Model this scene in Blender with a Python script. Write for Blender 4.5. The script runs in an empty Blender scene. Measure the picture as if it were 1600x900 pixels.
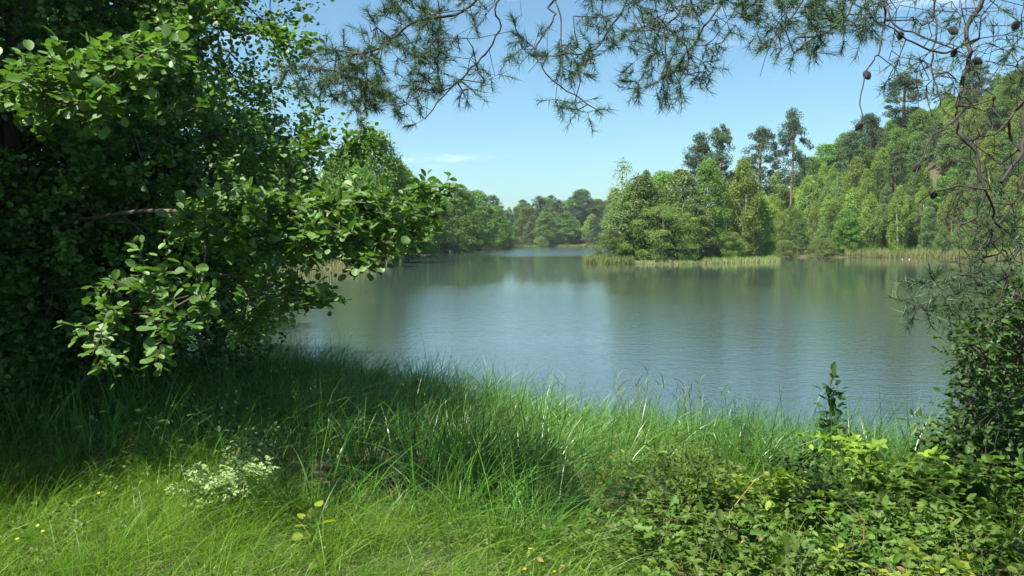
import bpy, math, random
import numpy as np
from mathutils import Vector
random.seed(7); R = np.random.default_rng(11)
sc = bpy.context.scene
COL = sc.collection

# ------------------------------------------------------------------ camera
F = 1244.0; HZ = 377.0; CAMZ = 3.0
TP = (450-HZ)/F; PITCH = math.atan(TP)
cd = bpy.data.cameras.new('camera'); cd.sensor_width = 36; cd.lens = 36*F/1600; cd.clip_start = .05; cd.clip_end = 6000
cam = bpy.data.objects.new('camera', cd); COL.objects.link(cam)
cam.location = (0, 0, CAMZ); cam.rotation_euler = (math.pi/2-PITCH, 0, 0); sc.camera = cam
CP, SP = math.cos(PITCH), math.sin(PITCH)
def P(px, py, d):
    """world point seen at photo pixel (px,py), d metres ahead"""
    px = np.asarray(px, float); py = np.asarray(py, float); d = np.asarray(d, float)
    u = (px-800)/F; v = (450-py)/F
    y = CP+v*SP; z = -SP+v*CP; t = d/y
    return np.stack([u*t+0*d, d+0*t, CAMZ+z*t], -1)

# ------------------------------------------------------------------ light
EL, AZ = math.radians(59), math.radians(230)      # sun behind the camera and to its left
sd = Vector((math.sin(AZ)*math.cos(EL), math.cos(AZ)*math.cos(EL), math.sin(EL)))
sl = bpy.data.lights.new('sun', 'SUN'); sl.energy = 5.0; sl.angle = math.radians(.55); sl.color = (1, .95, .86)
so = bpy.data.objects.new('sun', sl); COL.objects.link(so); so.rotation_euler = sd.to_track_quat('Z', 'Y').to_euler()
W = bpy.data.worlds.new('World'); sc.world = W; W.use_nodes = True
nt = W.node_tree; bg = nt.nodes['Background']
sky = nt.nodes.new('ShaderNodeTexSky'); sky.sky_type = 'NISHITA'; sky.sun_disc = False
sky.sun_elevation = EL; sky.sun_rotation = AZ; sky.air_density = 1.0; sky.dust_density = 1.3; sky.ozone_density = 1.2; sky.altitude = 100
tc = nt.nodes.new('ShaderNodeTexCoord')
mp = nt.nodes.new('ShaderNodeMapping'); mp.inputs['Scale'].default_value = (1.6, 1.6, 11); mp.inputs['Rotation'].default_value = (0, .10, 0); mp.inputs['Location'].default_value=(3.1,1.7,.4)
cn = nt.nodes.new('ShaderNodeTexNoise'); cn.inputs['Scale'].default_value = 1.5; cn.inputs['Detail'].default_value = 7; cn.inputs['Roughness'].default_value = .6; cn.inputs['Distortion'].default_value = .6
cr = nt.nodes.new('ShaderNodeMapRange'); cr.inputs[1].default_value = .56; cr.inputs[2].default_value = .80; cr.inputs[4].default_value = .55
cr.interpolation_type = 'SMOOTHSTEP'
mx = nt.nodes.new('ShaderNodeMix'); mx.data_type = 'RGBA'; mx.inputs[7].default_value = (8.5, 10.2, 11.5, 1)
ti = nt.nodes.new('ShaderNodeMix'); ti.data_type = 'RGBA'; ti.blend_type = 'MULTIPLY'; ti.inputs[0].default_value = 1; ti.inputs[7].default_value = (.85, 1.14, 1.17, 1)
L = nt.links.new
L(tc.outputs['Generated'], mp.inputs[0]); L(mp.outputs[0], cn.inputs[0]); L(cn.outputs[0], cr.inputs[0]); L(cr.outputs[0], mx.inputs[0])
L(sky.outputs[0], ti.inputs[6]); L(ti.outputs[2], mx.inputs[6]); L(mx.outputs[2], bg.inputs[0]); bg.inputs[1].default_value = .056
sc.view_settings.view_transform = 'Standard'; sc.view_settings.look = 'None'; sc.view_settings.exposure = 1.50; sc.view_settings.gamma = 1
sc.view_settings.use_curve_mapping = False
c = sc.cycles
sc.render.engine = 'CYCLES'
c.max_bounces = 5; c.diffuse_bounces = 2; c.glossy_bounces = 2; c.transmission_bounces = 3; c.transparent_max_bounces = 4; c.volume_bounces = 0
c.caustics_reflective = False; c.caustics_refractive = False; c.use_denoising = True

# ------------------------------------------------------------------ materials
def ramp_mix(nt, fac, a, b):
    m = nt.nodes.new('ShaderNodeMix'); m.data_type = 'RGBA'; nt.links.new(fac, m.inputs[0])
    m.inputs[6].default_value = (*a, 1); m.inputs[7].default_value = (*b, 1); return m.outputs[2]
KA = .62
def leaf_mat(name, a, b, trans=.3, rough=.5, spec=.4, nscale=.35, var=.45):
    m = bpy.data.materials.new(name); m.use_nodes = True; nt = m.node_tree; N = nt.nodes; L = nt.links.new
    a = tuple(q*KA for q in a); b = tuple(q*KA for q in b)
    pr = N['Principled BSDF']; out = N['Material Output']
    geo = N.new('ShaderNodeNewGeometry'); oi = N.new('ShaderNodeObjectInfo')
    col = ramp_mix(nt, geo.outputs['Random Per Island'], a, b)
    no = N.new('ShaderNodeTexNoise'); no.inputs['Scale'].default_value = nscale; no.inputs['Detail'].default_value = 2
    L(geo.outputs['Position'], no.inputs[0])
    ad = N.new('ShaderNodeMath'); ad.operation = 'ADD'; L(no.outputs[0], ad.inputs[0]); L(oi.outputs['Random'], ad.inputs[1])
    mr = N.new('ShaderNodeMapRange'); L(ad.outputs[0], mr.inputs[0]); mr.inputs[1].default_value = .2; mr.inputs[2].default_value = 1.8
    mr.inputs[3].default_value = 1-var; mr.inputs[4].default_value = 1+var
    mh = N.new('ShaderNodeMapRange'); L(oi.outputs['Random'], mh.inputs[0]); mh.inputs[3].default_value = .485; mh.inputs[4].default_value = .518
    hs = N.new('ShaderNodeHueSaturation'); L(col, hs.inputs['Color']); L(mr.outputs[0], hs.inputs['Value']); L(mh.outputs[0], hs.inputs['Hue'])
    L(hs.outputs[0], pr.inputs['Base Color']); pr.inputs['Roughness'].default_value = rough; pr.inputs['Specular IOR Level'].default_value = spec
    tr = N.new('ShaderNodeBsdfTranslucent'); tm = N.new('ShaderNodeMix'); tm.data_type = 'RGBA'; tm.blend_type = 'MULTIPLY'; tm.inputs[0].default_value = 1
    tm.inputs[7].default_value = (1.5, 1.7, .7, 1); L(hs.outputs[0], tm.inputs[6]); L(tm.outputs[2], tr.inputs[0])
    ms = N.new('ShaderNodeMixShader'); ms.inputs[0].default_value = trans; L(pr.outputs[0], ms.inputs[1]); L(tr.outputs[0], ms.inputs[2]); L(ms.outputs[0], out.inputs[0])
    return m
def bark_mat(name, a, b, scale=8, bump=.6):
    m = bpy.data.materials.new(name); m.use_nodes = True; nt = m.node_tree; N = nt.nodes; L = nt.links.new
    pr = N['Principled BSDF']; t = N.new('ShaderNodeTexCoord'); mp = N.new('ShaderNodeMapping'); mp.inputs['Scale'].default_value = (1, 1, .25)
    no = N.new('ShaderNodeTexNoise'); no.inputs['Scale'].default_value = scale; no.inputs['Detail'].default_value = 6; no.inputs['Roughness'].default_value = .65
    L(t.outputs['Object'], mp.inputs[0]); L(mp.outputs[0], no.inputs[0])
    mr = N.new('ShaderNodeMapRange'); mr.inputs[1].default_value = .35; mr.inputs[2].default_value = .65; L(no.outputs[0], mr.inputs[0])
    L(ramp_mix(nt, mr.outputs[0], a, b), pr.inputs['Base Color']); pr.inputs['Roughness'].default_value = .85
    bp = N.new('ShaderNodeBump'); bp.inputs['Strength'].default_value = bump; bp.inputs['Distance'].default_value = .01; L(no.outputs[0], bp.inputs['Height']); L(bp.outputs[0], pr.inputs['Normal'])
    return m
def flat_mat(name, a, b, scale=20, rough=.8):
    return bark_mat(name, a, b, scale, .3)
M = dict(
    alder=leaf_mat('alder leaf', (.088, .195, .034), (.19, .335, .085), .28, .50, .42, 1.2, .15),
    birch=leaf_mat('birch leaf', (.22, .33, .055), (.32, .43, .09), .3, .6, .3),
    willow=leaf_mat('willow leaf', (.16, .27, .07), (.24, .36, .11), .25, .6, .3),
    oak=leaf_mat('oak leaf', (.13, .25, .04), (.21, .34, .06), .28, .6, .3),
    youngpine=leaf_mat('young pine needles', (.11, .20, .07), (.175, .27, .10), .15, .7, .2),
    pine=leaf_mat('scots pine needles', (.07, .135, .055), (.12, .20, .085), .12, .7, .2),
    needle=leaf_mat('pine needle', (.045, .10, .035), (.085, .16, .065), .12, .5, .3, 1.0, .2),
    bushm=leaf_mat('bush leaf', (.15, .24, .05), (.25, .34, .08), .3, .6, .3),
    sedge=leaf_mat('sedge blade', (.055, .17, .028), (.19, .36, .055), .32, .34, .5, .9, .35),
    fine=leaf_mat('fine grass blade', (.105, .255, .025), (.28, .42, .06), .38, .42, .4, 1.3, .25),
    dry=leaf_mat('dry grass blade', (.22, .19, .08), (.35, .30, .15), .25, .6, .3, 1.5, .25),
    reed=leaf_mat('reed blade', (.18, .29, .06), (.32, .42, .12), .25, .55, .3),
    reeddry=leaf_mat('dry reed blade', (.33, .27, .14), (.48, .38, .22), .2, .6, .3),
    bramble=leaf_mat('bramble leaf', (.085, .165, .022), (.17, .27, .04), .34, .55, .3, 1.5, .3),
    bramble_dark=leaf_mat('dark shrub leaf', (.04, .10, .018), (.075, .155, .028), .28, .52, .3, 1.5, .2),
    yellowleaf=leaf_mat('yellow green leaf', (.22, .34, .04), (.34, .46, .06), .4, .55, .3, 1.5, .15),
    pale=leaf_mat('pale leaflet', (.38, .50, .22), (.58, .66, .38), .45, .5, .4, 2, .2),
    brownleaf=leaf_mat('withered leaf', (.22, .11, .04), (.30, .17, .07), .25, .6, .3),
    orange=leaf_mat('orange fallen leaf', (.5, .16, .06), (.55, .2, .08), .3, .5, .3),
    petal=leaf_mat('yellow petal', (.75, .55, .02), (.85, .65, .04), .3, .5, .3),
    bark=bark_mat('alder bark', (.035, .028, .02), (.10, .085, .06)),
    pinebark=bark_mat('pine twig bark', (.012, .010, .009), (.045, .034, .027), 14),
    pinered=bark_mat('orange pine bark', (.11, .065, .04), (.19, .11, .07), 3),
    birchbark=bark_mat('birch bark', (.22, .21, .18), (.42, .40, .36), 2),
    deadwood=bark_mat('bleached wood', (.22, .20, .18), (.38, .35, .32), 6),
    drystem=bark_mat('dry stem', (.20, .13, .07), (.34, .25, .14), 20),
    stem=bark_mat('green stem', (.07, .10, .03), (.13, .15, .05), 20),
    cone=bark_mat('cone scales', (.014, .011, .010), (.045, .034, .028), 60),
    stone=bark_mat('pale stone', (.3, .3, .26), (.42, .41, .37), 6),
)

# ------------------------------------------------------------------ mesh assembly
class MB:
    def __init__(s): s.v = []; s.l = []; s.t = []; s.n = 0; s.mi = []
    def add(s, v, faces, mat=0):
        """v (N,3); faces list of index lists/array (same length)"""
        v = np.asarray(v, np.float32).reshape(-1, 3); f = np.asarray(faces, np.int64)
        s.v.append(v); s.l.append((f+s.n).ravel()); s.t.append(np.full(len(f), f.shape[1], np.int32)); s.mi.append(np.full(len(f), mat, np.int32)); s.n += len(v)
    def mesh(s, name, mats, smooth=False):
        me = bpy.data.meshes.new(name)
        v = np.concatenate(s.v); l = np.concatenate(s.l).astype(np.int32); t = np.concatenate(s.t); mi = np.concatenate(s.mi)
        me.vertices.add(len(v)); me.vertices.foreach_set('co', v.ravel())
        me.loops.add(len(l)); me.loops.foreach_set('vertex_index', l)
        me.polygons.add(len(t)); st = np.zeros(len(t), np.int32); st[1:] = np.cumsum(t)[:-1]
        me.polygons.foreach_set('loop_start', st); me.polygons.foreach_set('loop_total', t)
        for m in (mats if isinstance(mats, (list, tuple)) else [mats]): me.materials.append(m)
        me.polygons.foreach_set('material_index', mi)
        if smooth: me.polygons.foreach_set('use_smooth', np.ones(len(t), bool))
        me.update(calc_edges=True); me.validate()
        return me
    def obj(s, name, mats, parent=None, smooth=False):
        return link(name, s.mesh(name, mats, smooth), parent)
def link(name, me, parent=None):
    o = bpy.data.objects.new(name, me); COL.objects.link(o)
    if parent: o.parent = parent
    return o
def thing(name, label, cat, loc=(0, 0, 0), group=None):
    o = bpy.data.objects.new(name, None); COL.objects.link(o); o.location = loc; o.empty_display_size = .3
    o['label'] = label; o['category'] = cat
    if group: o['group'] = group
    return o
def tag(o, label=None, cat=None, group=None, kind=None):
    if label: o['label'] = label
    if cat: o['category'] = cat
    if group: o['group'] = group
    if kind: o['kind'] = kind
    return o
def unit(a): return a/np.maximum(np.linalg.norm(a, axis=-1, keepdims=True), 1e-9)
def half(pts):                                    # outline of one leaf half, mirrored; midrib folded
    k = len(pts); v = [(0, 0, 0)]+[(u, w, .10*abs(w)*2) for u, w in pts]+[(1, 0, -.04)]
    v += [(u, -w, .10*abs(w)*2) for u, w in pts]
    f1 = list(range(0, k+2)); f2 = [0, k+1]+list(range(2*k+1, k+1, -1))
    return np.array(v), [f1, f2]
T = dict(
    diamond=(np.array([(0, 0, 0), (.45, .5, .12), (1, 0, 0), (.45, -.5, .12)]), [[0, 1, 2], [0, 2, 3]]),
    ovate=half([(.25, .40), (.6, .42), (.85, .2)]),
    round=half([(.12, .25), (.35, .46), (.65, .5), (.9, .36), (1.03, .13)]),
    oak=half([(.15, .12), (.25, .30), (.34, .14), (.48, .42), (.56, .2), (.72, .45), (.8, .22), (.93, .2)]),
    heart=half([(-.10, .25), (.1, .46), (.4, .48), (.75, .25)]),
    lance=half([(.2, .42), (.5, .5), (.8, .25)]),
)
def leaves(mb, pos, d, n, Ln, Wd, tm='diamond', mat=0):
    pos = np.asarray(pos, float); N = len(pos)
    if N == 0: return
    d = unit(np.asarray(d, float)); s = unit(np.cross(n, d)); n = np.cross(d, s)
    tv, tf = T[tm]; Ln = np.broadcast_to(Ln, N)[:, None, None]; Wd = np.broadcast_to(Wd, N)[:, None, None]
    v = pos[:, None]+tv[None, :, :1]*Ln*d[:, None]+tv[None, :, 1:2]*Wd*s[:, None]+tv[None, :, 2:]*Ln*n[:, None]
    k = len(tv); base = (np.arange(N)*k)[:, None, None]
    f = (base+np.array(tf)[None]).reshape(-1, len(tf[0]))
    mb.add(v.reshape(-1, 3), f, mat)
def rdir(N): return unit(R.normal(size=(N, 3)))
def tube(mb, pts, rad, sides=5, mat=0):
    pts = np.asarray(pts, float); n = len(pts)
    if n < 2: return
    tg = np.gradient(pts, axis=0); tg = unit(tg)
    ref = np.array([0, 0, 1.]) if abs(tg[0][2]) < .9 else np.array([1., 0, 0])
    a = unit(np.cross(tg, ref)); b = np.cross(tg, a)
    th = np.arange(sides)*2*math.pi/sides
    r = np.broadcast_to(rad, n)[:, None, None]
    v = pts[:, None]+r*(np.cos(th)[None, :, None]*a[:, None]+np.sin(th)[None, :, None]*b[:, None])
    i = np.arange(n-1)[:, None]*sides; j = np.arange(sides)[None]; j2 = (j+1) % sides
    f = np.stack([i+j, i+j2, i+sides+j2, i+sides+j], -1).reshape(-1, 4)
    mb.add(v.reshape(-1, 3), f, mat)
def blades(mb, pos, h, w, lean, bend, segs=4, mat=0, jit=.25):
    """curved grass blades; lean (N,2) unit-ish, bend 0..1.3"""
    N = len(pos); t = np.linspace(0, 1, segs+1)
    lean = lean+R.normal(size=(N, 2))*jit
    hz = (bend[:, None]*(.25*t+.75*t**2)[None])*h[:, None]
    zz = h[:, None]*(t[None]-.42*np.minimum(bend, 1.4)[:, None]*t[None]**2.4)
    cen = np.stack([pos[:, None, 0]+lean[:, None, 0]*hz, pos[:, None, 1]+lean[:, None, 1]*hz, pos[:, None, 2]+zz], -1)
    az = R.uniform(0, 2*math.pi, N); sv = np.stack([np.cos(az), np.sin(az), 0*az], -1)
    wd = (w[:, None]*(1-t[None]**1.6)*(.6+.4*np.minimum(1, t*4))[None])[..., None]*.5
    A = cen-wd*sv[:, None]; B = cen+wd*sv[:, None]
    k = 2*segs+1
    v = np.empty((N, k, 3)); v[:, 0:2*segs:2] = A[:, :-1]; v[:, 1:2*segs:2] = B[:, :-1]; v[:, -1] = cen[:, -1]
    base = (np.arange(N)*k)[:, None]
    off = mb.n; mb.v.append(v.reshape(-1, 3).astype(np.float32)); mb.n += N*k
    q = np.concatenate([base+np.array([2*i, 2*i+1, 2*i+3, 2*i+2])[None] for i in range(segs-1)]) if segs > 1 else np.zeros((0, 4), int)
    tr = base+np.array([2*segs-2, 2*segs-1, 2*segs])[None]
    for f in (q, tr):
        mb.l.append((f+off).ravel()); mb.t.append(np.full(len(f), f.shape[1], np.int32)); mb.mi.append(np.full(len(f), mat, np.int32))

# ------------------------------------------------------------------ terrain
def sh(px, py): q = P(px, py, 1.0); t = CAMZ/(CAMZ-q[2]); return (float(q[0]*t), float(t))
LAKE = [(-8.2, 16.2), (-5.2, 16.2), (-2.6, 15.4), (-.7, 13.8), (.7, 12.3), (3, 11.0), (4.2, 10.2), (5.6, 9.6), (8, 9.2), (12, 9), (30, 16), (60, 40), (92, 75), (104, 118),
        (87, 135), (80, 141), (70, 147), (58, 148), (50, 153), (49, 165), (55, 190), (62, 260), (64, 340), (50, 405), (25, 430), (-20, 440), (-14, 400), (0, 372), (2, 345), (-9, 300),
        (-15, 235), (-17, 200), (-19.5, 150), (-15.5, 92), (-15, 82), (-18.5, 70), (-18, 55), (-15, 35), (-12, 26), (-10.8, 20)]
ISLE = [(10, 106), (14, 104.5), (21, 104), (27, 107), (32, 112), (39.5, 119), (41, 124), (33, 131), (20, 124), (12, 114)]
def sdf(poly, x, y):
    p = np.array(poly, float); q = np.roll(p, -1, 0); d = np.full(x.shape, 1e9); ins = np.zeros(x.shape, bool)
    for (ax, ay), (bx, by) in zip(p, q):
        ex, ey = bx-ax, by-ay; t = np.clip(((x-ax)*ex+(y-ay)*ey)/(ex*ex+ey*ey), 0, 1)
        d = np.minimum(d, np.hypot(x-ax-t*ex, y-ay-t*ey))
        c = ((ay > y) != (by > y)) & (x < (bx-ax)*(y-ay)/(by-ay+1e-12)+ax); ins ^= c
    return np.where(ins, -d, d)
def sm(x, a, b): t = np.clip((x-a)/(b-a), 0, 1); return t*t*(3-2*t)
def ground(x, y):
    x = np.asarray(x, float); y = np.asarray(y, float)
    s = sdf(LAKE, x, y); si = sdf(ISLE, x, y); s = s+.6*np.sin(x*.11+1)*np.sin(y*.09)*sm(y, 30, 60)
    near = 1-sm(np.hypot(x, y-3), 14, 30)
    so = np.maximum(s, 0)
    h = near*(1.45*(1-np.exp(-so/4.2)))+(1-near)*(.9*(1-np.exp(-so/7)))
    h = h+near*.07*np.sin(x*1.3+.4)*np.sin(y*1.1)*sm(so, .5, 2)
    a = x/np.maximum(y, 1.)
    back = sm(y, 60, 140)
    h = h+back*sm(a, .17, .45)*31*sm(so, 5, 78)*(1-.8*sm(y, 225, 330))+back*sm(a, .08, .3)*3*sm(so, 4, 40)
    h = h+sm(y, 380, 440)*14*sm(so, 5, 150)+sm(y, 250, 430)*sm(a, .0, .16)*8*sm(so, 5, 120)
    h = h+sm(-x, 18, 60)*sm(y, 40, 150)*5*sm(so, 6, 60)
    h = np.where(s < 0, -1.6*(1-np.exp(s/2.5)), h)
    hi = np.where(si < 0, .38*(1-np.exp(si/1.2)), -1.6*(1-np.exp(-si/2)))
    return np.maximum(h, hi)
n = 560; A = 5.9; t = np.linspace(-1, 1, n); g = 760*np.sinh(A*t)/math.sinh(A)
gx, gy = np.meshgrid(g, g+4); gz = ground(gx, gy)
mb = MB(); ii = (np.arange(n-1)[:, None]*n+np.arange(n-1)[None]).ravel()
mb.add(np.stack([gx, gy, gz], -1).reshape(-1, 3), np.stack([ii, ii+1, ii+n+1, ii+n], -1))
m = bpy.data.materials.new('soil and litter'); m.use_nodes = True; nt = m.node_tree; N_ = nt.nodes; pr = N_['Principled BSDF']; pr.inputs['Roughness'].default_value = .95
ge = N_.new('ShaderNodeNewGeometry'); n1 = N_.new('ShaderNodeTexNoise'); n1.inputs['Scale'].default_value = 3; n1.inputs['Detail'].default_value = 8; nt.links.new(ge.outputs['Position'], n1.inputs[0])
mr = N_.new('ShaderNodeMapRange'); mr.inputs[1].default_value = .4; mr.inputs[2].default_value = .6; nt.links.new(n1.outputs[0], mr.inputs[0])
nt.links.new(ramp_mix(nt, mr.outputs[0], (.028, .035, .012), (.085, .065, .032)), pr.inputs['Base Color'])
tag(mb.obj('ground', m, smooth=True), kind='structure')

# water
m = bpy.data.materials.new('pond water'); m.use_nodes = True; nt = m.node_tree; N_ = nt.nodes; L = nt.links.new
pr = N_['Principled BSDF']; pr.inputs['Base Color'].default_value = (.034, .051, .047, 1); pr.inputs['Roughness'].default_value = .06; pr.inputs['IOR'].default_value = 1.85
ge = N_.new('ShaderNodeNewGeometry')
def wn(scale, det, sx=1, sy=1):
    mp = N_.new('ShaderNodeMapping'); mp.inputs['Scale'].default_value = (sx, sy, 1); L(ge.outputs['Position'], mp.inputs[0])
    t = N_.new('ShaderNodeTexNoise'); t.inputs['Scale'].default_value = scale; t.inputs['Detail'].default_value = det; L(mp.outputs[0], t.inputs[0]); return t.outputs[0]
def mth(op, a, b):
    t = N_.new('ShaderNodeMath'); t.operation = op
    for i, q in enumerate((a, b)):
        if isinstance(q, (int, float)): t.inputs[i].default_value = q
        else: L(q, t.inputs[i])
    return t.outputs[0]
sp = N_.new('ShaderNodeSeparateXYZ'); L(ge.outputs['Position'], sp.inputs[0])
wob = mth('MULTIPLY', mth('SUBTRACT', wn(.06, 2), .5), 40)
yy = mth('ADD', sp.outputs[1], wob)
def rng(v, a, b, c, d):
    t = N_.new('ShaderNodeMapRange'); t.interpolation_type = 'SMOOTHSTEP'; L(v, t.inputs[0])
    for i, q in enumerate((a, b, c, d)): t.inputs[i+1].default_value = q
    return t.outputs[0]
patch = rng(wn(.045, 3, .5, 1), .42, .62, .7, 1)
st = mth('ADD', rng(yy, 42, 62, 1, .16), rng(yy, 140, 200, 0, 4))
left = rng(mth('ADD', sp.outputs[0], mth('MULTIPLY', sp.outputs[1], .22)), -5, -1, .35, 1)
st = mth('MULTIPLY', mth('MULTIPLY', st, patch), left)
hgt = mth('ADD', mth('ADD', mth('MULTIPLY', wn(7.5, 3, .7, 1), .42), mth('MULTIPLY', wn(2.0, 2, .6, 1), .42)), mth('MULTIPLY', wn(20, 2, .8, 1), .12))
bp = N_.new('ShaderNodeBump'); bp.inputs['Distance'].default_value = .024; L(st, bp.inputs['Strength']); L(hgt, bp.inputs['Height']); L(bp.outputs[0], pr.inputs['Normal'])
mb = MB(); mb.add([(-700, -20, 0), (700, -20, 0), (700, 700, 0), (-700, 700, 0)], [[0, 1, 2, 3]])
tag(mb.obj('water', m), kind='structure')

# ------------------------------------------------------------------ growing branches towards points
def catmull(p):
    if len(p) < 3: return p
    q = np.concatenate([[2*p[0]-p[1]], p, [2*p[-1]-p[-2]]]); out = []
    for i in range(1, len(q)-2):
        for t_ in (0, .25, .5, .75):
            a, b, c_, d = q[i-1:i+3]; out.append(.5*(2*b+(c_-a)*t_+(2*a-5*b+4*c_-d)*t_**2+(3*b-a-3*c_+d)*t_**3))
    return np.array(out+[p[-1]])
def grow(base_lines, att, seg=.25, wob=.06, sag=.0, rtip=.003, power=.5, rmax=.3):
    """base_lines: list of polylines (first one the trunk); att: (N,3). Returns paths, node positions, radii."""
    pos = []; par = []; paths = []
    for bl in base_lines:
        bl = catmull(np.asarray(bl, float)); dense = [bl[0]]
        for a, b in zip(bl[:-1], bl[1:]):
            k = max(1, int(np.linalg.norm(b-a)/seg))
            for i in range(1, k+1): dense.append(a+(b-a)*i/k)
        dense = np.array(dense); pth = []
        if len(pos):
            arr = np.array(pos); j = int(np.argmin(((arr-dense[0])**2).sum(1))); pth = [j]; prev = j
            if np.linalg.norm(arr[j]-dense[0]) < 1e-3: dense = dense[1:]
        else: prev = -1
        k = len(dense); off = np.cumsum(R.normal(size=(k, 3))*min(wob*.25, .012), 0)*np.minimum(1, np.arange(k)[:, None]/6)*.5
        for q in dense+off:
            pos.append(q); par.append(prev); prev = len(pos)-1; pth.append(prev)
        paths.append(pth)
    arr = np.zeros((len(pos)+len(att)*14+10, 3)); m0 = len(pos); arr[:m0] = pos; n = m0
    d0 = np.array([np.min(((arr[:m0]-a)**2).sum(1)) for a in att]); tips = []
    for k in np.argsort(d0):
        a = att[k]; dd = ((arr[:n]-a)**2).sum(1); j = int(np.argmin(dd)); D = math.sqrt(dd[j]); ns = min(13, max(1, int(D/seg)))
        s0 = arr[j].copy(); ph = rdir(1)[0]; pth = [j]; prev = j
        for i in range(1, ns+1):
            tt = i/ns; q = s0+(a-s0)*tt+ph*wob*D*1.2*math.sin(math.pi*tt)+R.normal(size=3)*wob*min(D, seg)*(0 if i == ns else 1)
            q[2] += sag*D*math.sin(math.pi*tt)
            arr[n] = q; par.append(prev); prev = n; pth.append(n); n += 1
        paths.append(pth); tips.append((n-1, k))
    cnt = np.zeros(n); 
    for t_, _ in tips: cnt[t_] += 1
    for i in range(n-1, 0, -1):
        cnt[i] = max(cnt[i], .6)
        if par[i] >= 0: cnt[par[i]] += cnt[i] if cnt[i] >= 1 else 0
    rad = np.minimum(rmax, rtip*np.maximum(cnt, 1)**power)
    return paths, arr[:n], rad, tips, par
def skin(mb, paths, arr, rad, sides=5, mat=0):
    for p in paths:
        r = rad[p].copy()
        if len(p) > 1: r[0] = min(r[0], r[1]*1.3)
        s = sides if r.max() < .03 else 8
        tube(mb, arr[p], r, s if r.max() > .006 else 3, mat)
def in_poly(poly, n_):
    p = np.array(poly, float); lo = p.min(0); hi = p.max(0); out = []
    while sum(map(len, out)) < n_:
        q = R.uniform(lo, hi, (n_*2, 2)); s = sdf(poly, q[:, 0], q[:, 1]); out.append(q[s < 0])
    return np.concatenate(out)[:n_]
UP = np.array([0, 0, 1.])
def spray(mb, wood, tips, dirs, nl, size, tm, span=.22, twigs=3, droop=.25, wr=.62, mat=0, flat=.8):
    """short leafy twigs at each tip; nl leaves per twig"""
    N = len(tips)
    for k in range(twigs):
        d = unit(dirs+R.normal(size=(N, 3))*.75); d[:, 2] -= droop*.4; d = unit(d); ln = span*R.uniform(.5, 1.2, N)
        end = tips+d*ln[:, None]
        if wood is not None:
            for a, b in zip(tips, end): tube(wood, [a, (a+b)/2+R.normal(size=3)*.01, b], [.0022, .0018, .001], 3)
        for i in range(nl):
            t_ = (i+.6)/nl; q = tips+d*(ln*t_)[:, None]
            sd_ = unit(np.cross(d, UP)+1e-3)*(1 if i % 2 else -1)
            ld = unit(d*(.35+.8*(i == nl-1))+sd_*R.uniform(.3, 1.2, (N, 1))+R.normal(size=(N, 3))*.4)
            nn = unit(UP*flat+R.normal(size=(N, 3))*.55)
            L_ = size*R.uniform(.6, 1.2, N)
            leaves(mb, q+ld*size*.15, ld, nn, L_, L_*wr*R.uniform(.85, 1.15, N), tm, mat)

# ------------------------------------------------------------------ far trees: one crown and trunk of each kind
def crown_mesh(name, mat, H, Rx, nc, per, size, prof, base=.1, rc=(.10, .18), zf=.75, upb=.35, wr=.6):
    mb = MB(); wood = MB(); cs = []
    for i in range(nc):
        t_ = R.uniform(0, 1)**.9; az = R.uniform(0, 2*math.pi); rr = Rx*prof(t_)*R.uniform(.35, 1)**.6
        cs.append((rr*math.cos(az), rr*math.sin(az), H*(base+(1-base)*t_*.95)))
    cs.append((0, 0, H*.96)); cs = np.array(cs)
    n = int(nc*per*.3); tt_ = R.uniform(0, 1, n)**.9; az = R.uniform(0, 6.283, n); rr = Rx*np.array([prof(q_) for q_ in tt_])*R.uniform(.05, 1.08, n)**.5
    p = np.stack([rr*np.cos(az), rr*np.sin(az), H*(base+(1-base)*tt_)], -1); nn = unit(UP*.5+R.normal(size=(n, 3))*.6); L_ = size*R.uniform(.6, 1.3, n); leaves(mb, p, unit(np.cross(nn, rdir(n))), nn, L_, L_*wr, 'diamond')
    for cpt in cs:
        r = H*R.uniform(*rc); n = int(per*R.uniform(.6, 1.4)); d = rdir(n); d[:, 2] = d[:, 2]*.8+.15; u = R.uniform(.25, 1, n)**.45
        p = cpt+d*(u*r)[:, None]*np.array([1, 1, zf])
        nn = unit(d*.6+UP*upb+R.normal(size=(n, 3))*.55); ld = unit(np.cross(nn, rdir(n)))
        L_ = size*R.uniform(.6, 1.3, n); leaves(mb, p, ld, nn, L_, L_*wr, 'diamond')
    tr = [(0, 0, -.5), (R.normal()*.1, R.normal()*.1, H*.3), (R.normal()*.25, R.normal()*.25, H*.6), (0, 0, H*.93)]
    sub = cs[R.permutation(len(cs))[:min(len(cs), 26)]]
    paths, arr, rad, _, _ = grow([tr], sub, seg=H/16, wob=.05, sag=-.12, rtip=.03, power=.52, rmax=H*.016)
    skin(wood, paths, arr, rad, 5)
    return mb.mesh(name, mat), wood
def dome(t): return math.sqrt(max(0, 1-(2*t-.85)**2/1.4))
def oval(t): return math.sin(math.pi*(.12+.85*t))**.8
def point(t): return (.5+1.2*t)*(t < .35)+(t >= .35)*(.88*(1-(t-.35)/.65)**.55+.1)
def blunt(t): return (.6+1.2*t)*(t < .3)+(t >= .3)*(.96*max(0, 1-(t-.3)/.72)**.5+.08)
def cone(t): return (1-t)**.8*.95+.08
protos = {}
def reg(kind, variants): protos[kind] = variants
def mk(kind, mat, bark, H, Rx, nc, per, size, prof, nvar=2, **k):
    vs = []
    for i in range(nvar):
        cm, w = crown_mesh('crown', mat, H, Rx, nc, per, size, prof, **k); vs.append((cm, w.mesh('trunk', bark), H))
    reg(kind, vs)
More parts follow.
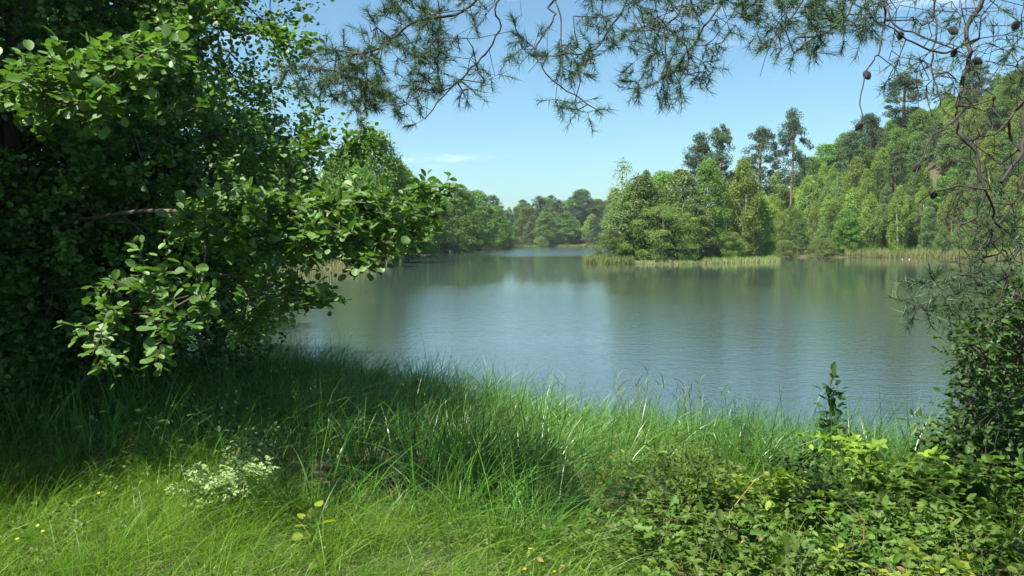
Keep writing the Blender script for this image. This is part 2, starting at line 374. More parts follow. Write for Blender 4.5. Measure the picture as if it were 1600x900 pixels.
mk('birch_tree', M['birch'], M['birchbark'], 12, 2.3, 90, 160, .20, oval, nvar=3, rc=(.03, .075), zf=1.6, base=.0)
mk('thin_birch_tree', M['birch'], M['birchbark'], 12, 1.7, 34, 34, .22, oval, nvar=1, rc=(.03, .07), zf=1.3, base=.25)
mk('willow_tree', M['willow'], M['bark'], 10, 2.9, 90, 170, .19, point, nvar=3, rc=(.045, .10), zf=1.05, base=.0)
mk('oak_tree', M['oak'], M['bark'], 14, 4.2, 110, 190, .26, blunt, nvar=3, rc=(.04, .095), zf=.9, base=.0)
mk('young_pine_tree', M['youngpine'], M['pinered'], 10, 2.8, 90, 160, .19, lambda t: .18+.85*(1-t)**.8, nvar=3, rc=(.03, .07), zf=1.2, base=.0, upb=.5)
mk('willow_bush', M['bushm'], M['bark'], 5, 3.0, 60, 330, .10, dome, nvar=2, rc=(.07, .15), base=.0)
def tall_pine(H, seed):
    mb = MB(); wood = MB(); pads = []
    for i in range(64):
        t_ = R.uniform(0, 1); az = R.uniform(0, 2*math.pi); rr = H*.17*(math.sin(math.pi*(.18+.75*t_))**.7)*R.uniform(.3, 1.05)
        pads.append((rr*math.cos(az), rr*math.sin(az), H*(.46+.50*t_)))
    pads.append((0, 0, H*.975)); pads = np.array(pads)
    for cpt in pads:
        r = H*R.uniform(.03, .068); n = int(150*R.uniform(.7, 1.3)); d = rdir(n); u = R.uniform(.1, 1, n)**.5
        p = cpt+d*(u*r)[:, None]*np.array([1, 1, .62]); nn = unit(UP*.6+R.normal(size=(n, 3))*.6); ld = unit(R.normal(size=(n, 3))+UP*.4)
        L_ = .30*R.uniform(.6, 1.3, n); leaves(mb, p, ld, nn, L_, L_*.5, 'diamond')
    tr = [(0, 0, -.6), (.15, .1, H*.3), (-.1, .1, H*.62), (0, 0, H*.95)]
    paths, arr, rad, _, _ = grow([tr], pads, seg=H/20, wob=.05, sag=-.10, rtip=.035, power=.5, rmax=.22)
    rad = np.maximum(rad, 0); rad[:20] = np.maximum(rad[:20], np.linspace(.26, .12, 20)); skin(wood, paths, arr, rad, 6)
    return mb.mesh('crown', M['pine']), wood.mesh('trunk', M['pinered']), H
reg('scots_pine_tree', [tall_pine(20, 0), tall_pine(20, 1), tall_pine(20, 2)])
def dead_tree():
    w = MB(); H = 12; att = np.stack([R.normal(size=90)*1.3, R.normal(size=90)*1.3, R.uniform(4, 12, 90)], -1); att[:, :2] *= (1.25-att[:, 2:]/14)
    paths, arr, rad, _, _ = grow([[(0, 0, -.5), (.2, 0, 4), (0, .1, 11)]], att, seg=.6, wob=.12, sag=-.15, rtip=.022, power=.45, rmax=.2); skin(w, paths, arr, rad, 5)
    return w.mesh('trunk', M['deadwood'])
DEAD = dead_tree()
USED = []
def put(kind, x, y, H, label, group=None, wide=1., v=None, z=None, name=None):
    vs = protos[kind]; cm, tm_, h0 = vs[R.integers(len(vs)) if v is None else v]
    z = float(ground(x, y)) if z is None else z
    o = thing(name or kind, label, 'bush' if 'bush' in kind else 'tree', (x, y, z-.05), group)
    s = H/h0; o.scale = (s*wide, s*wide, s); o.rotation_euler = (0, 0, R.uniform(0, 6.28))
    link('crown', cm, o); link('trunk', tm_, o); USED.append((x, y)); return o
def at(px, d): return (px-800)/F*d, d
def top(px, py, d): x, y = at(px, d); return x, y, float(P(px, py, d)[2])-float(ground(x, y))

# islet
put('willow_bush', *top(1035, 322, 110), 'olive green dome-shaped bush at the front of the islet, hanging to the water', wide=1.25, v=0)
put('willow_tree', *top(1000, 275, 114), 'broad olive willow on the left half of the islet, behind the dome-shaped bush', wide=1.35, v=1)
put('young_pine_tree', *top(1008, 266, 118), 'slender dark pine whose tip pokes up above the islet willow', wide=.55, v=0)
put('willow_tree', *top(1062, 265, 116), 'bushy grey-green willow in the middle of the islet beside the dome-shaped bush', wide=1.15, v=0)
put('oak_tree', *top(1105, 250, 120), 'deep green leafy tree on the islet, left of the white-stemmed birch', wide=.8, v=0)
put('birch_tree', *top(1160, 252, 123), 'yellow-green birch with a thin pale trunk on the right part of the islet', wide=1.1, v=0)
put('willow_tree', *at(1125, 119), 6.5, 'low grey-green willow under the birch at the islet reeds', wide=1., v=1)
put('thin_birch_tree', *top(971, 250, 117), 'thin see-through birch rising highest at the left end of the islet', wide=1.1, name='birch_tree')
put('willow_tree', *top(983, 292, 113), 'pale willow at the left end of the islet under the thin see-through birch', wide=1.3, v=2)
put('willow_tree', *top(1084, 318, 113), 'rounded low willow right of the dome-shaped bush on the islet', wide=1.4, v=0)
put('willow_bush', *top(953, 362, 112), 'small bush above the reeds at the left tip of the islet', wide=1.1)
put('willow_bush', *top(1140, 362, 118), 'small bush at the foot of the white-stemmed birch on the islet', wide=1.1)
put('birch_tree', *top(1187, 300, 127), 'short yellow-green birch at the right end of the islet', wide=1.2, v=2)
put('oak_tree', *top(1032, 268, 121), 'broad green tree at the back of the islet between willow and dome-shaped bush', wide=1.0, v=2)
for px, py, d, k, lb in ((1262, 246, 232, 'oak_tree', 'broad dark tree on the skyline just right of the lone bare-trunked pine'), (1290, 226, 235, 'oak_tree', 'broad green tree on the skyline between the lone pine and the brownish bare treetop'),
                         (1318, 208, 234, 'oak_tree', 'broad tree on the skyline below the brownish bare treetop'), (1212, 268, 215, 'birch_tree', 'light birch between the lone bare-trunked pine and its left neighbour'), (1150, 268, 205, 'willow_tree', 'grey-green tree between the second and third tall pine')):
    put(k, *top(px, py, d), lb, wide=1.2)
# tall pines against the sky
put('scots_pine_tree', *top(1235, 170, 205), 'tall lone pine with long bare trunk, rightmost of the four against the sky', v=0, wide=.74)
put('scots_pine_tree', *top(1186, 197, 195), 'tall dark pine with wide flat crown, left of the lone bare-trunked pine', v=1, wide=.9)
put('scots_pine_tree', *top(1126, 193, 200), 'tall thin-crowned pine directly behind the islet, standing clear on the sky', v=2, wide=.75)
put('scots_pine_tree', *top(1094, 208, 205), 'dense rounded tall pine, leftmost of the four pines against the sky', v=0, wide=.95)
# pines on top of the right hill
for px, d, H, lb in ((1406, 208, 112, 'large spreading pine with orange trunk on the crest of the right hill'), (1350, 214, 178, 'small ragged pine left of the spreading pine on the hill crest'),
                     (1520, 212, 98, 'big pine on the hill crest seen behind the hanging twigs at upper right'), (1590, 206, 120, 'rightmost pine of the hill crest, cut by the picture edge'),
                     (1462, 222, 165, 'pine in the gap between the two biggest pines of the hill crest')):
    put('scots_pine_tree', *top(px, H, d), lb, wide=1.3)
o = thing('dead_tree', 'bare grey dead tree among green trees on the left shore', 'tree', (*at(667, 178), float(ground(*at(667, 178))))); o.scale = (1.15, 1.15, 1.28); link('trunk', DEAD, o)
for px, d, H, lb in ((1243, 183, .75, 'small bleached dead snag below the lone bare-trunked pine'), (1330, 205, 1.15, 'brownish bare treetop on the skyline left of the hill crest pines')):
    x, y = at(px, d); o = thing('dead_tree', lb, 'tree', (x, y, float(ground(x, y)))); o.scale = (H,)*3; link('trunk', DEAD, o)

def scatter(n_try, gen, mind, cap):
    pts = []
    for _ in range(n_try):
        x, y, s = gen()
        if s is None or float(sdf(LAKE, np.array(x), np.array(y))) < 1.2: continue
        if any((x-a)**2+(y-b)**2 < mind(y)**2 for a, b in pts): continue
        pts.append((x, y))
        if len(pts) >= cap: break
    return pts
KL = dict(birch_tree='light yellow-green birch', willow_tree='grey-green bushy willow', oak_tree='dark green broad-crowned tree', young_pine_tree='blue-green young pine', scots_pine_tree='tall pine')
def wood_zone(pts, kinds, wts, Hs, where, group, wide=1.):
    for x, y in pts:
        k = kinds[R.choice(len(kinds), p=np.array(wts)/sum(wts))]
        put(k, x, y, Hs[k]*R.uniform(.72, 1.3), f'{KL[k]} {where}', f'{KL[k]}s {group}', wide*R.uniform(.72, 1.12))
HS = dict(birch_tree=12, willow_tree=9.3, oak_tree=11, young_pine_tree=10, scots_pine_tree=17)
def genA():
    a = R.uniform(.19, .80); d = R.uniform(140, 167); x = a*d; return x, d, (1 if 1 <= float(sdf(LAKE, np.array(x), np.array(d))) < 14 else None)
pA = scatter(6000, genA, lambda y: 3.3, 80)
wood_zone(pA, ['birch_tree', 'willow_tree', 'oak_tree', 'young_pine_tree'], [3, 4, 3, 1], dict(HS, birch_tree=10, willow_tree=7, oak_tree=9, young_pine_tree=7), 'along the water on the right shore, among others like it', 'along the water of the right shore')
def genB():
    a = R.uniform(.17, .84); d = R.uniform(150, 285); x = a*d; return x, d, (1 if 11 < float(sdf(LAKE, np.array(x), np.array(d))) < 128 else None)
pB = scatter(20000, genB, lambda y: 4.2, 400)
wood_zone(pB, ['birch_tree', 'willow_tree', 'oak_tree', 'young_pine_tree', 'scots_pine_tree'], [4, 3, 3.2, 4, .5], HS, 'on the slope of the right hill, among others like it', 'on the slope of the right hill')
def genC():
    x = R.uniform(-75, -15); y = R.uniform(80, 330); return x, y, (1 if x/y > -.36 and 1 < float(sdf(LAKE, np.array(x), np.array(y))) < 26 else None)
pC = scatter(4000, genC, lambda y: 4.2+y*.010, 75)
wood_zone(pC, ['birch_tree', 'willow_tree', 'oak_tree', 'young_pine_tree'], [1.5, 3, 4, .6], dict(HS, oak_tree=14.5, willow_tree=9.5, birch_tree=13), 'in the wood on the left shore, among others like it', 'in the wood of the left shore', 1.1)
def genD():
    x = R.uniform(-60, 95); y = R.uniform(330, 560); return x, y, (1 if -.14 < x/y < .19 and 2 < float(sdf(LAKE, np.array(x), np.array(y))) < 110 else None)
pD = scatter(7000, genD, lambda y: 5.6, 160)
wood_zone(pD, ['birch_tree', 'willow_tree', 'oak_tree', 'young_pine_tree', 'scots_pine_tree'], [2, 2, 5, 4, 1], dict(HS, oak_tree=17, willow_tree=12, young_pine_tree=14, birch_tree=14, scots_pine_tree=19), 'in the far wood beyond the end of the lake', 'in the far wood', 1.5)
put('scots_pine_tree', *top(771, 304, 395), 'small dark pine standing above the far wood where the skyline dips', wide=1.2)
put('oak_tree', *top(622, 258, 150), 'tallest round-crowned green tree of the left shore, left of the bare dead tree', wide=1.25, v=0)
put('oak_tree', *top(716, 288, 215), 'round green tree of the left shore, right of the bare dead tree', wide=1.1, v=1)
put('oak_tree', *top(745, 298, 262), 'rounded pale green tree at the right end of the left shore wood', wide=1.2, v=0)
for px, py, d, lb in ((775, 322, 300, 'last round tree at the right end of the left shore wood'), (790, 345, 310, 'small low tree at the tip of the left shore wood'), (735, 318, 255, 'full green tree low in front of the left shore wood')):
    put('oak_tree', *top(px, py, d), lb, wide=1.15)
for px, py, d, lb in ((842, 306, 480, 'dark pine in the middle of the far wood, standing above its neighbours'), (905, 298, 470, 'dark pine of the far wood close to the islet'), (872, 312, 450, 'dark pine of the far wood between two taller pines')):
    put('scots_pine_tree', *top(px, py, d), lb, wide=1.3)
for px, d, H, lb in ((668, 150, 4.2, 'grey-green bush at the waterline below the bare dead tree'), (806, 405, 7, 'small dark bush standing alone at the far end of the lake'),
                     (845, 410, 7, 'pale bush on the far shore, between the lone bush and the islet'), (1283, 143, 5, 'pale round bush overhanging the water right of the islet'),
                     (1225, 147, 4.6, 'dark low bush at the water just right of the islet'), (606, 125, 3.6, 'loose bush above the reeds on the left shore')):
    put('willow_bush', *at(px, d), H, lb)

# far reeds
def reed_bed(name, pts, h, label_, spread=1., dryf=.25):
    mb = MB(); p = np.array(pts); n = len(p); p3 = np.stack([p[:, 0], p[:, 1], ground(p[:, 0], p[:, 1])-.1], -1)
    p3[:, 2] = np.maximum(p3[:, 2], -.1)
    dr = R.uniform(size=n) < dryf
    for k, mt in ((~dr, 0), (dr, 1)):
        q = p3[k]; m_ = len(q)
        if m_: blades(mb, q, h*R.uniform(.6, 1.15, m_)*(1 if mt == 0 else .75), np.full(m_, .07*spread), unit(R.normal(size=(m_, 2))), R.uniform(.05, .5, m_), 2, mt)
    tag(mb.obj(name, [M['reed'], M['reeddry']]), label_, 'reeds', kind='stuff')
def band(poly, n, lo, hi, frm=LAKE, cond=None, box=None):
    out = []
    while len(out) < n:
        x = R.uniform(box[0], box[1], n*4); y = R.uniform(box[2], box[3], n*4); s = sdf(frm, x, y); k = (s > lo) & (s < hi)
        if cond is not None: k &= cond(x, y)
        out += list(zip(x[k], y[k]))
    return out[:n]
reed_bed('reeds', band(None, 2600, -1.4, .6, ISLE, lambda x, y: (x < 16) & (y < 112), (8, 17, 101, 114)), 1.25, 'bright green reeds at the left tip of the islet', dryf=.2)
reed_bed('reeds', band(None, 2200, -1.2, .5, ISLE, lambda x, y: (x > 25.5) & (y < 122), (25, 42, 104, 123)), 1.0, 'short rusty green reeds along the right half of the islet', dryf=.45)
reed_bed('reeds', band(None, 500, -.6, .6, ISLE, lambda x, y: (x > 15.5) & (x < 26) & (y < 112), (14, 27, 102, 114)), .8, 'sparse low reeds before the dome-shaped bush on the islet', dryf=.3)
reed_bed('reeds', band(None, 6500, -.6, 2.2, LAKE, lambda x, y: (y > 130) & (x > 62), (60, 96, 125, 156)), 2.3, 'pale reed belt at the foot of the right hill', dryf=.5)
reed_bed('reeds', band(None, 3000, -.6, 2.5, LAKE, lambda x, y: (x < 0) & (x > -27), (-27, -6, 50, 130)), 1.9, 'tan and green reeds on the left shore behind the alder branches', dryf=.55)
reed_bed('reeds', band(None, 6000, -1, 5, LAKE, lambda x, y: (x < 4), (-26, 6, 190, 390)), 1.3, 'bright green marsh strip along the far left shore', 2.4, dryf=.1)
reed_bed('reeds', band(None, 5000, -1, 3, LAKE, None, (-22, 66, 395, 446)), 1.6, 'thin pale green reed line at the far end of the lake', 3., dryf=.2)

# ------------------------------------------------------------------ alder in the left foreground
def alder_foreground():
    base = np.array([-5.15, 8.2, float(ground(-5.15, 8.2))])
    root = thing('alder_tree', 'near alder at left with round glossy leaves and branches reaching over the water', 'tree', base)
    tr = [base+(0, 0, -.2), P(22, 420, 8.2), P(14, 200, 8.1), P(30, 20, 8), P(45, -250, 8), P(60, -600, 8), P(60, -850, 7.5)]
    limbs = [tr,
             [P(18, 260, 8.1), P(100, 180, 7.0), P(180, 120, 5.8), P(300, 50, 5.2)],
             [P(20, 380, 8.2), P(120, 345, 7.2), P(260, 330, 6.2), P(420, 335, 5.5), P(560, 330, 5.3), P(665, 335, 5.3)],
             [P(20, 470, 8.2), P(150, 440, 6.5), P(260, 420, 5.6), P(410, 425, 5.2)],
             [P(20, 80, 8.0), P(200, 0, 7.5), P(400, 20, 7.2)],
             [P(18, 300, 8.1), P(200, 230, 8.6), P(380, 210, 8.6), P(500, 220, 8.8)]]
    A = []; sz = []; spans = []
    def zone(poly, n, d0, d1, s):
        q = in_poly(poly, n); A.append(P(q[:, 0], q[:, 1], R.uniform(d0, d1, n))); sz.append(np.full(n, s))
    zone([(-20, 135), (80, 105), (150, 85), (230, 60), (285, 45), (290, 60), (240, 95), (190, 130), (170, 170), (110, 180), (-20, 150)], 75, 4.3, 5.2, .068)
    zone([(255, 345), (330, 320), (450, 318), (560, 308), (665, 322), (697, 340), (670, 358), (615, 378), (590, 408), (560, 405), (520, 382), (430, 380), (330, 375), (260, 358)], 210, 4.7, 6.3, .066)
    zone([(640, 290), (690, 290), (700, 305), (650, 310)], 6, 5, 5.6, .062)
    zone([(50, 490), (130, 470), (190, 410), (320, 430), (320, 510), (270, 545), (175, 585), (140, 530), (50, 510)], 17, 4.0, 4.8, .064)
    zone([(410, 430), (510, 460), (505, 470), (470, 480), (410, 455)], 12, 4.9, 5.4, .060)
    zone([(380, 420), (415, 440), (405, 515), (370, 530)], 14, 5.5, 6.5, .062)
    zone([(-60, -150), (360, -150), (375, 0), (365, 30), (370, 60), (325, 85), (318, 120), (340, 165), (450, 200), (500, 215), (510, 240), (515, 275), (510, 320), (470, 360), (420, 385), (370, 430), (350, 470), (280, 500), (-60, 520)], 620, 6.8, 10.5, .072)
    zone([(540, 205), (592, 215), (590, 228), (540, 240)], 6, 8.5, 9, .06)
    zone([(430, 55), (480, 60), (478, 75), (430, 75)], 4, 7, 7.5, .06)
    m_ = 300; A.append(np.stack([R.uniform(-8.8, -4.6, m_), R.uniform(5.8, 8.2, m_), R.uniform(6.4, 10.5, m_)], -1)); sz.append(np.full(m_, .08))  # unseen canopy above the frame, added to shade the back crown and sedge
    A = np.concatenate(A); sz = np.concatenate(sz)
    paths, arr, rad, tips, par = grow([np.array(l_) for l_ in limbs], A, seg=.22, wob=.09, sag=.03, rtip=.0026, power=.37, rmax=.11)
    wood = MB(); kk = len(paths[0]); rad[:kk] = np.maximum(rad[:kk], np.linspace(.12, .05, kk))
    skin(wood, paths, arr, rad, 6); lv = MB()
    ti_ = np.array([t_ for t_, _ in tips]); pk = np.array([k for _, k in tips]); tp = arr[ti_]; dr = unit(tp-arr[np.array(par)[ti_]]); s_ = sz[pk]
    near_ = (tp[:, 1] < 6.6) & (tp[:, 2] < 6.2)
    spray(lv, wood, tp[near_], dr[near_], 6, .061, 'round', .15, 4, .35, .82, 0, 1.3)
    spray(lv, None, tp[~near_], dr[~near_], 7, .062, 'round', .30, 9, .5, .85)
    for o in (wood.obj('trunk', M['bark'], smooth=True), lv.obj('crown', M['alder'])):
        o.parent = root; o.location = -Vector(base)
    return root
alder_foreground()
# understory alders behind and beside it
def bg_alder(H, Rx, na):
    t_ = R.uniform(.12, 1, na); az = R.uniform(0, 6.28, na); rr = Rx*np.sqrt(R.uniform(.15, 1, na))*np.sin(math.pi*(.15+.75*t_))**.6
    A = np.stack([rr*np.cos(az), rr*np.sin(az), H*t_], -1)
    paths, arr, rad, tips, par = grow([[(0, 0, -.3), (.1, .1, H*.3), (-.1, 0, H*.6), (0, 0, H*.95)]], A, seg=.45, wob=.1, sag=-.05, rtip=.006, power=.42, rmax=.13)
    wood = MB(); lv = MB(); skin(wood, paths, arr, rad, 5)
    ti_ = np.array([a for a, _ in tips]); tp = arr[ti_]; dr = unit(tp-arr[np.array(par)[ti_]])
    spray(lv, None, tp, dr, 6, .080, 'ovate', .50, 10, .5, .85)
    return lv.mesh('crown', M['alder']), wood.mesh('trunk', M['bark'], True), H
reg('alder_tree', [bg_alder(8, 2.6, 420), bg_alder(8, 2.6, 420)])
reg('hazel_bush', [bg_alder(3.4, 1.7, 260)])
for x, y, H, lb in ((-8.2, 11.5, 9.5, 'dark alder close behind the near trunk at the left edge'), (-5.6, 12.6, 8.5, 'dark alder leaning over the shaded corner of the pond'),
                    (-10.5, 17, 10, 'alder at the water behind the left foreground crown'), (-13.5, 24, 10, 'alder farther along the left bank, mostly hidden by nearer leaves'),
                    (-7.9, 6.6, 10.5, 'alder added just outside the left edge to shade the bank'), (-10.6, 9.2, 10, 'tall alder outside the left edge beside the near one'),  # the alder just outside the edge is placed there to shade the bank
                    (-6.9, 4.9, 8.4, 'smaller unseen alder beyond the left edge, added to shade the lower left grass'), (-8.3, 5.0, 10, 'unseen alder beyond the left edge between the two tall ones, added for shade'), (-10.5, 3.2, 10.5, 'tall unseen alder beyond the left edge nearest to the bright grass, added for shade'), (-6.0, 9.6, 8.0, 'slim alder between the near trunk and the sedge hollow'), (-15.5, 34, 10, 'alder at the bend of the left bank beyond the others')):  # those beyond the left edge are unseen, added to cast shade
    put('alder_tree', x, y, H, lb)
for x, y, H, lb in ((-4.6, 10.2, 3.2, 'dark low alder bush in deep shade beside the sedge hollow'), (-6.4, 9.0, 3.3, 'dark bush under the near alder at the left edge'), (-7.2, 13.2, 3.4, 'shaded bush at the water under the alders'),
                    (-5.4, 7.2, 2.4, 'low dark bush left of the pale flowering shrub'), (-7.8, 7.2, 3.0, 'dark bush at the left edge above the bright grass')):
    o = put('hazel_bush', x, y, H, lb, name='alder_bush')

# ------------------------------------------------------------------ overhanging pine
def needles(mb, a, d, ln, n=60, nl=.062, w=.0015):
    """needles along the last part of shoots: a (N,3) start, d dir, ln length"""
    N = len(a); t_ = R.uniform(.0, 1, (N, n)); ps = a[:, None]+d[:, None]*(ln[:, None]*t_)[..., None]
    nd = unit(d[:, None]*R.uniform(.35, 1.3, (N, n, 1))+unit(R.normal(size=(N, n, 3)))*1.0)
    L_ = nl*R.uniform(.7, 1.15, (N, n, 1)); sd_ = unit(np.cross(nd, R.normal(size=(N, n, 3))))*w
    v = np.stack([ps-sd_, ps+sd_, ps+nd*L_], 2).reshape(-1, 3); f = np.arange(N*n*3).reshape(-1, 3); mb.add(v, f)
def cone_mesh():
    mb = MB(); rings = 9
    for k in range(rings):
        t_ = k/(rings-1); r = .021*math.sin(math.pi*(.16+.76*t_))**.8+.002; z = -.05*t_
        for j in range(9):
            a = j*2*math.pi/9+k*.35; c_, s_ = math.cos(a), math.sin(a); w = .0075
            p0 = np.array([c_*r*.35, s_*r*.35, z-.004]); tip = np.array([c_*r*1.18, s_*r*1.18, z+.002-.008*(t_-.3)])
            sv = np.array([-s_, c_, 0])*w
            mb.add([p0, p0+(tip-p0)*.7+sv, tip, p0+(tip-p0)*.7-sv, p0-(0, 0, .006), tip-(0, 0, .004)], [[0, 1, 2], [0, 2, 3], [4, 5, 1], [4, 3, 5], [1, 5, 2], [3, 2, 5]])
    tube(mb, [(0, 0, .012), (0, 0, -.045)], [.003, .009], 6)
    return mb.mesh('cone', M['cone'])
def pine_foreground():
    base = np.array([4.35, 4.6, float(ground(4.35, 4.6))])
    root = thing('pine_tree', 'near pine leaning in from the right with drooping needled twigs and cones across the top', 'tree', base)
    def PL(pts, d0, d1=None):
        d1 = d0 if d1 is None else d1; m_ = len(pts); return [P(x, y, d0+(d1-d0)*i/(m_-1)) for i, (x, y) in enumerate(pts)]
    top = P(1500, -420, 4.4)
    trunk = [base+(0, 0, -.2), base+(.05, 0, 1.8), base+(-.2, -.05, 3.4), (3.4, 4.45, 6.0), (3.2, 4.3, 8.2)]
    j1 = np.array([3.7, 4.5, 5.3]); j2 = np.array([3.45, 4.45, 5.9])
    limbs = [trunk,
        [j1, P(1570, -150, 3.9)]+PL([(1545, 0), (1530, 50), (1526, 100), (1515, 150), (1510, 200), (1516, 235), (1530, 262), (1540, 298)], 3.7, 3.5),
        [j1, P(1680, -20, 4.1)]+PL([(1606, 100), (1592, 150), (1580, 210), (1572, 253), (1542, 293)], 3.8, 3.52),
        PL([(1540, 298), (1554, 324), (1567, 355), (1600, 383), (1650, 420)], 3.5, 3.7),
        PL([(1540, 298), (1526, 337), (1510, 352), (1511, 380), (1520, 405), (1524, 432)], 3.5, 3.45),
        [j1, P(1690, 300, 3.9)]+PL([(1625, 375), (1600, 397), (1574, 432), (1545, 447), (1518, 440), (1487, 443), (1467, 453)], 3.8, 3.5),
        PL([(1574, 432), (1555, 470), (1520, 488), (1480, 488), (1445, 487), (1432, 480), (1412, 492)], 3.6, 3.45),
        PL([(1512, 165), (1490, 185), (1467, 192), (1450, 215), (1438, 262)], 3.6, 3.4),
        PL([(1530, 60), (1490, 75), (1455, 80), (1420, 62), (1385, 30), (1350, -5)], 3.65, 3.5),
        PL([(1538, 296), (1500, 292), (1470, 305), (1455, 318), (1446, 345)], 3.5, 3.4),
        PL([(1590, 170), (1560, 205), (1530, 215), (1500, 240)], 3.8, 3.6),
        PL([(1578, 216), (1600, 250), (1590, 300), (1560, 350), (1540, 380)], 3.8, 3.6),
        # upper limbs above the frame
        [j2, P(1350, -190, 4.4), P(1150, -110, 4.5), P(1000, -75, 4.5), P(860, -60, 4.4), P(770, -20, 4.3)],
        PL([(770, -20), (724, 14), (690, 22), (651, 31), (622, 48), (603, 65), (558, 69), (530, 80), (500, 95)], 4.3, 4.1),
        PL([(860, -60), (779, 0), (780, 34), (761, 69), (737, 100), (713, 124), (693, 138), (650, 178)], 4.4, 4.1),
        PL([(1000, -75), (868, 3), (871, 28), (858, 50), (844, 69), (840, 100), (851, 120), (885, 151), (920, 168), (936, 180)], 4.5, 4.1),
        PL([(868, 3), (878, 30), (880, 60), (882, 95), (884, 125)], 4.4, 4.1),
        PL([(1000, -75), (985, -10), (950, 50), (930, 80), (880, 90)], 4.5, 4.1),
        PL([(1150, -110), (1075, -20), (1060, 30), (1040, 60), (1045, 110), (1035, 145)], 4.5, 4.0),
        PL([(1150, -110), (1140, -20), (1110, 30), (1085, 70), (1070, 110)], 4.5, 4.0),
        PL([(1350, -190), (1270, -30), (1240, 20), (1215, 50), (1200, 80)], 4.4, 4.0),
        [P(1350, -190, 4.4)]+PL([(1380, -20), (1385, 40), (1377, 80), (1362, 100), (1357, 130), (1360, 195)], 3.9, 3.6),
        PL([(1350, -190), (1330, -30), (1320, 20), (1290, 50), (1240, 60)], 4.4, 4.),
        PL([(1385, 10), (1400, 50), (1440, 75), (1480, 95), (1500, 125)], 3.8, 3.6),
        [P(1570, -150, 3.9)]+PL([(1470, -20), (1462, 40), (1455, 90), (1470, 130), (1490, 160)], 3.8, 3.6)]
    A = []; kind = []
    def zone(poly, n, d0, d1, nn):
        q = in_poly(poly, n); A.append(P(q[:, 0], q[:, 1], R.uniform(d0, d1, n))); kind.append(np.full(n, nn))
    zone([(505, 70), (560, 70), (600, 20), (640, 0), (700, 20), (690, 80), (700, 130), (640, 165), (600, 185), (560, 160), (520, 110)], 80, 3.9, 4.6, 80)
    zone([(440, 95), (500, 80), (560, 100), (620, 150), (560, 185), (510, 170), (460, 130)], 50, 4.2, 4.9, 100)
    zone([(580, -40), (760, -40), (790, 10), (760, 60), (700, 60), (620, 20)], 40, 4.0, 4.6, 70)
    zone([(690, 60), (760, 90), (790, 110), (780, 125), (700, 160), (640, 200), (620, 160)], 30, 3.9, 4.5, 55)
    zone([(800, 40), (850, 60), (870, 100), (845, 115), (800, 85)], 12, 4, 4.4, 55)
    zone([(832, 140), (850, 140), (940, 175), (925, 182), (860, 155)], 7, 3.9, 4.2, 55)
    zone([(870, 60), (930, 70), (930, 115), (880, 120)], 18, 4, 4.4, 75)
    zone([(900, -30), (1130, -30), (1150, 40), (1130, 70), (1080, 100), (1000, 90), (930, 60)], 85, 3.8, 4.7, 75)
    zone([(980, 70), (1110, 70), (1120, 110), (1050, 160), (1000, 155)], 34, 3.9, 4.4, 65)
    zone([(1110, -30), (1390, -30), (1390, 30), (1340, 60), (1240, 60), (1170, 50)], 95, 3.8, 4.6, 80)
    zone([(1170, 50), (1320, 50), (1330, 75), (1230, 90), (1180, 80)], 16, 3.9, 4.3, 55)
    zone([(1380, -20), (1600, -20), (1620, 140), (1480, 140), (1380, 100)], 26, 3.5, 4.2, 40)
    zone([(1370, 60), (1500, 80), (1500, 150), (1380, 130)], 12, 3.5, 4., 45)
    zone([(1420, 430), (1480, 440), (1540, 400), (1540, 470), (1440, 500), (1405, 490)], 26, 3.3, 3.7, 60)
    for pl_, n_ in (([(560, 0), (780, 0), (780, 130), (640, 200), (560, 150)], 20), ([(780, -10), (960, -10), (930, 120), (880, 150), (800, 110)], 22), ([(930, 0), (1380, 0), (1330, 90), (1050, 150)], 40), ([(1340, -10), (1610, -10), (1610, 300), (1480, 260), (1400, 160)], 230), ([(1440, 280), (1610, 260), (1610, 480), (1480, 460), (1440, 380)], 210)):
        zone(pl_, n_, 3.4, 4.3, 0)
    zone([(1480, 290), (1600, 290), (1600, 440), (1530, 440), (1500, 380)], 26, 3.4, 3.9, 40)
    zone([(1560, -20), (1640, -20), (1640, 330), (1580, 260)], 22, 3.6, 4.2, 45)
    # unseen crown above the frame, added and made dense to shade the bank
    m_ = 620; A.append(np.stack([R.uniform(-1.4, 4.5, m_), R.uniform(4.4, 8.2, m_), R.uniform(6.5, 9.4, m_)], -1)); kind.append(np.full(m_, 260))
    A = np.concatenate(A); kind = np.concatenate(kind)
    paths, arr, rad, tips, par = grow([np.array(l_) for l_ in limbs], A, seg=.09, wob=.22, sag=-.05, rtip=.0014, power=.33, rmax=.06)
    kk = len(paths[0]); rad[:kk] = np.maximum(rad[:kk], np.linspace(.13, .06, kk))
    for p in paths[1:3]: rad[p] = np.maximum(rad[p], np.linspace(.015, .007, len(p)))
    for p in paths[3:]:
        if len(p) < 3: continue
    for p in paths[3:len(limbs)]: rad[p] = np.maximum(rad[p], np.linspace(.006, .0026, len(p)))
    wood = MB(); skin(wood, paths, arr, rad, 6)
    # bare crooked twigs around the right-hand stems
    lv = MB(); ti_ = np.array([a for a, _ in tips]); pk = np.array([k for _, k in tips]); tp = arr[ti_]; dr = unit(tp-arr[np.array(par)[ti_]]); nn = kind[pk]
    for cnt in np.unique(nn):
        k = nn == cnt
        if cnt == 0: continue
        for q in range(2):
            d = unit(dr[k]+R.normal(size=(k.sum(), 3))*.7-UP*.35); ln = R.uniform(.05, .12, k.sum())
            needles(lv, tp[k], d, ln, int(cnt*.62))
            for a, b in zip(tp[k], tp[k]+d*ln[:, None]): tube(wood, [a, b], [.0016, .0012], 3)
    for o in (wood.obj('trunk', M['pinebark'], smooth=True), lv.obj('crown', M['needle'])):
        o.parent = root; o.location = -Vector(base)
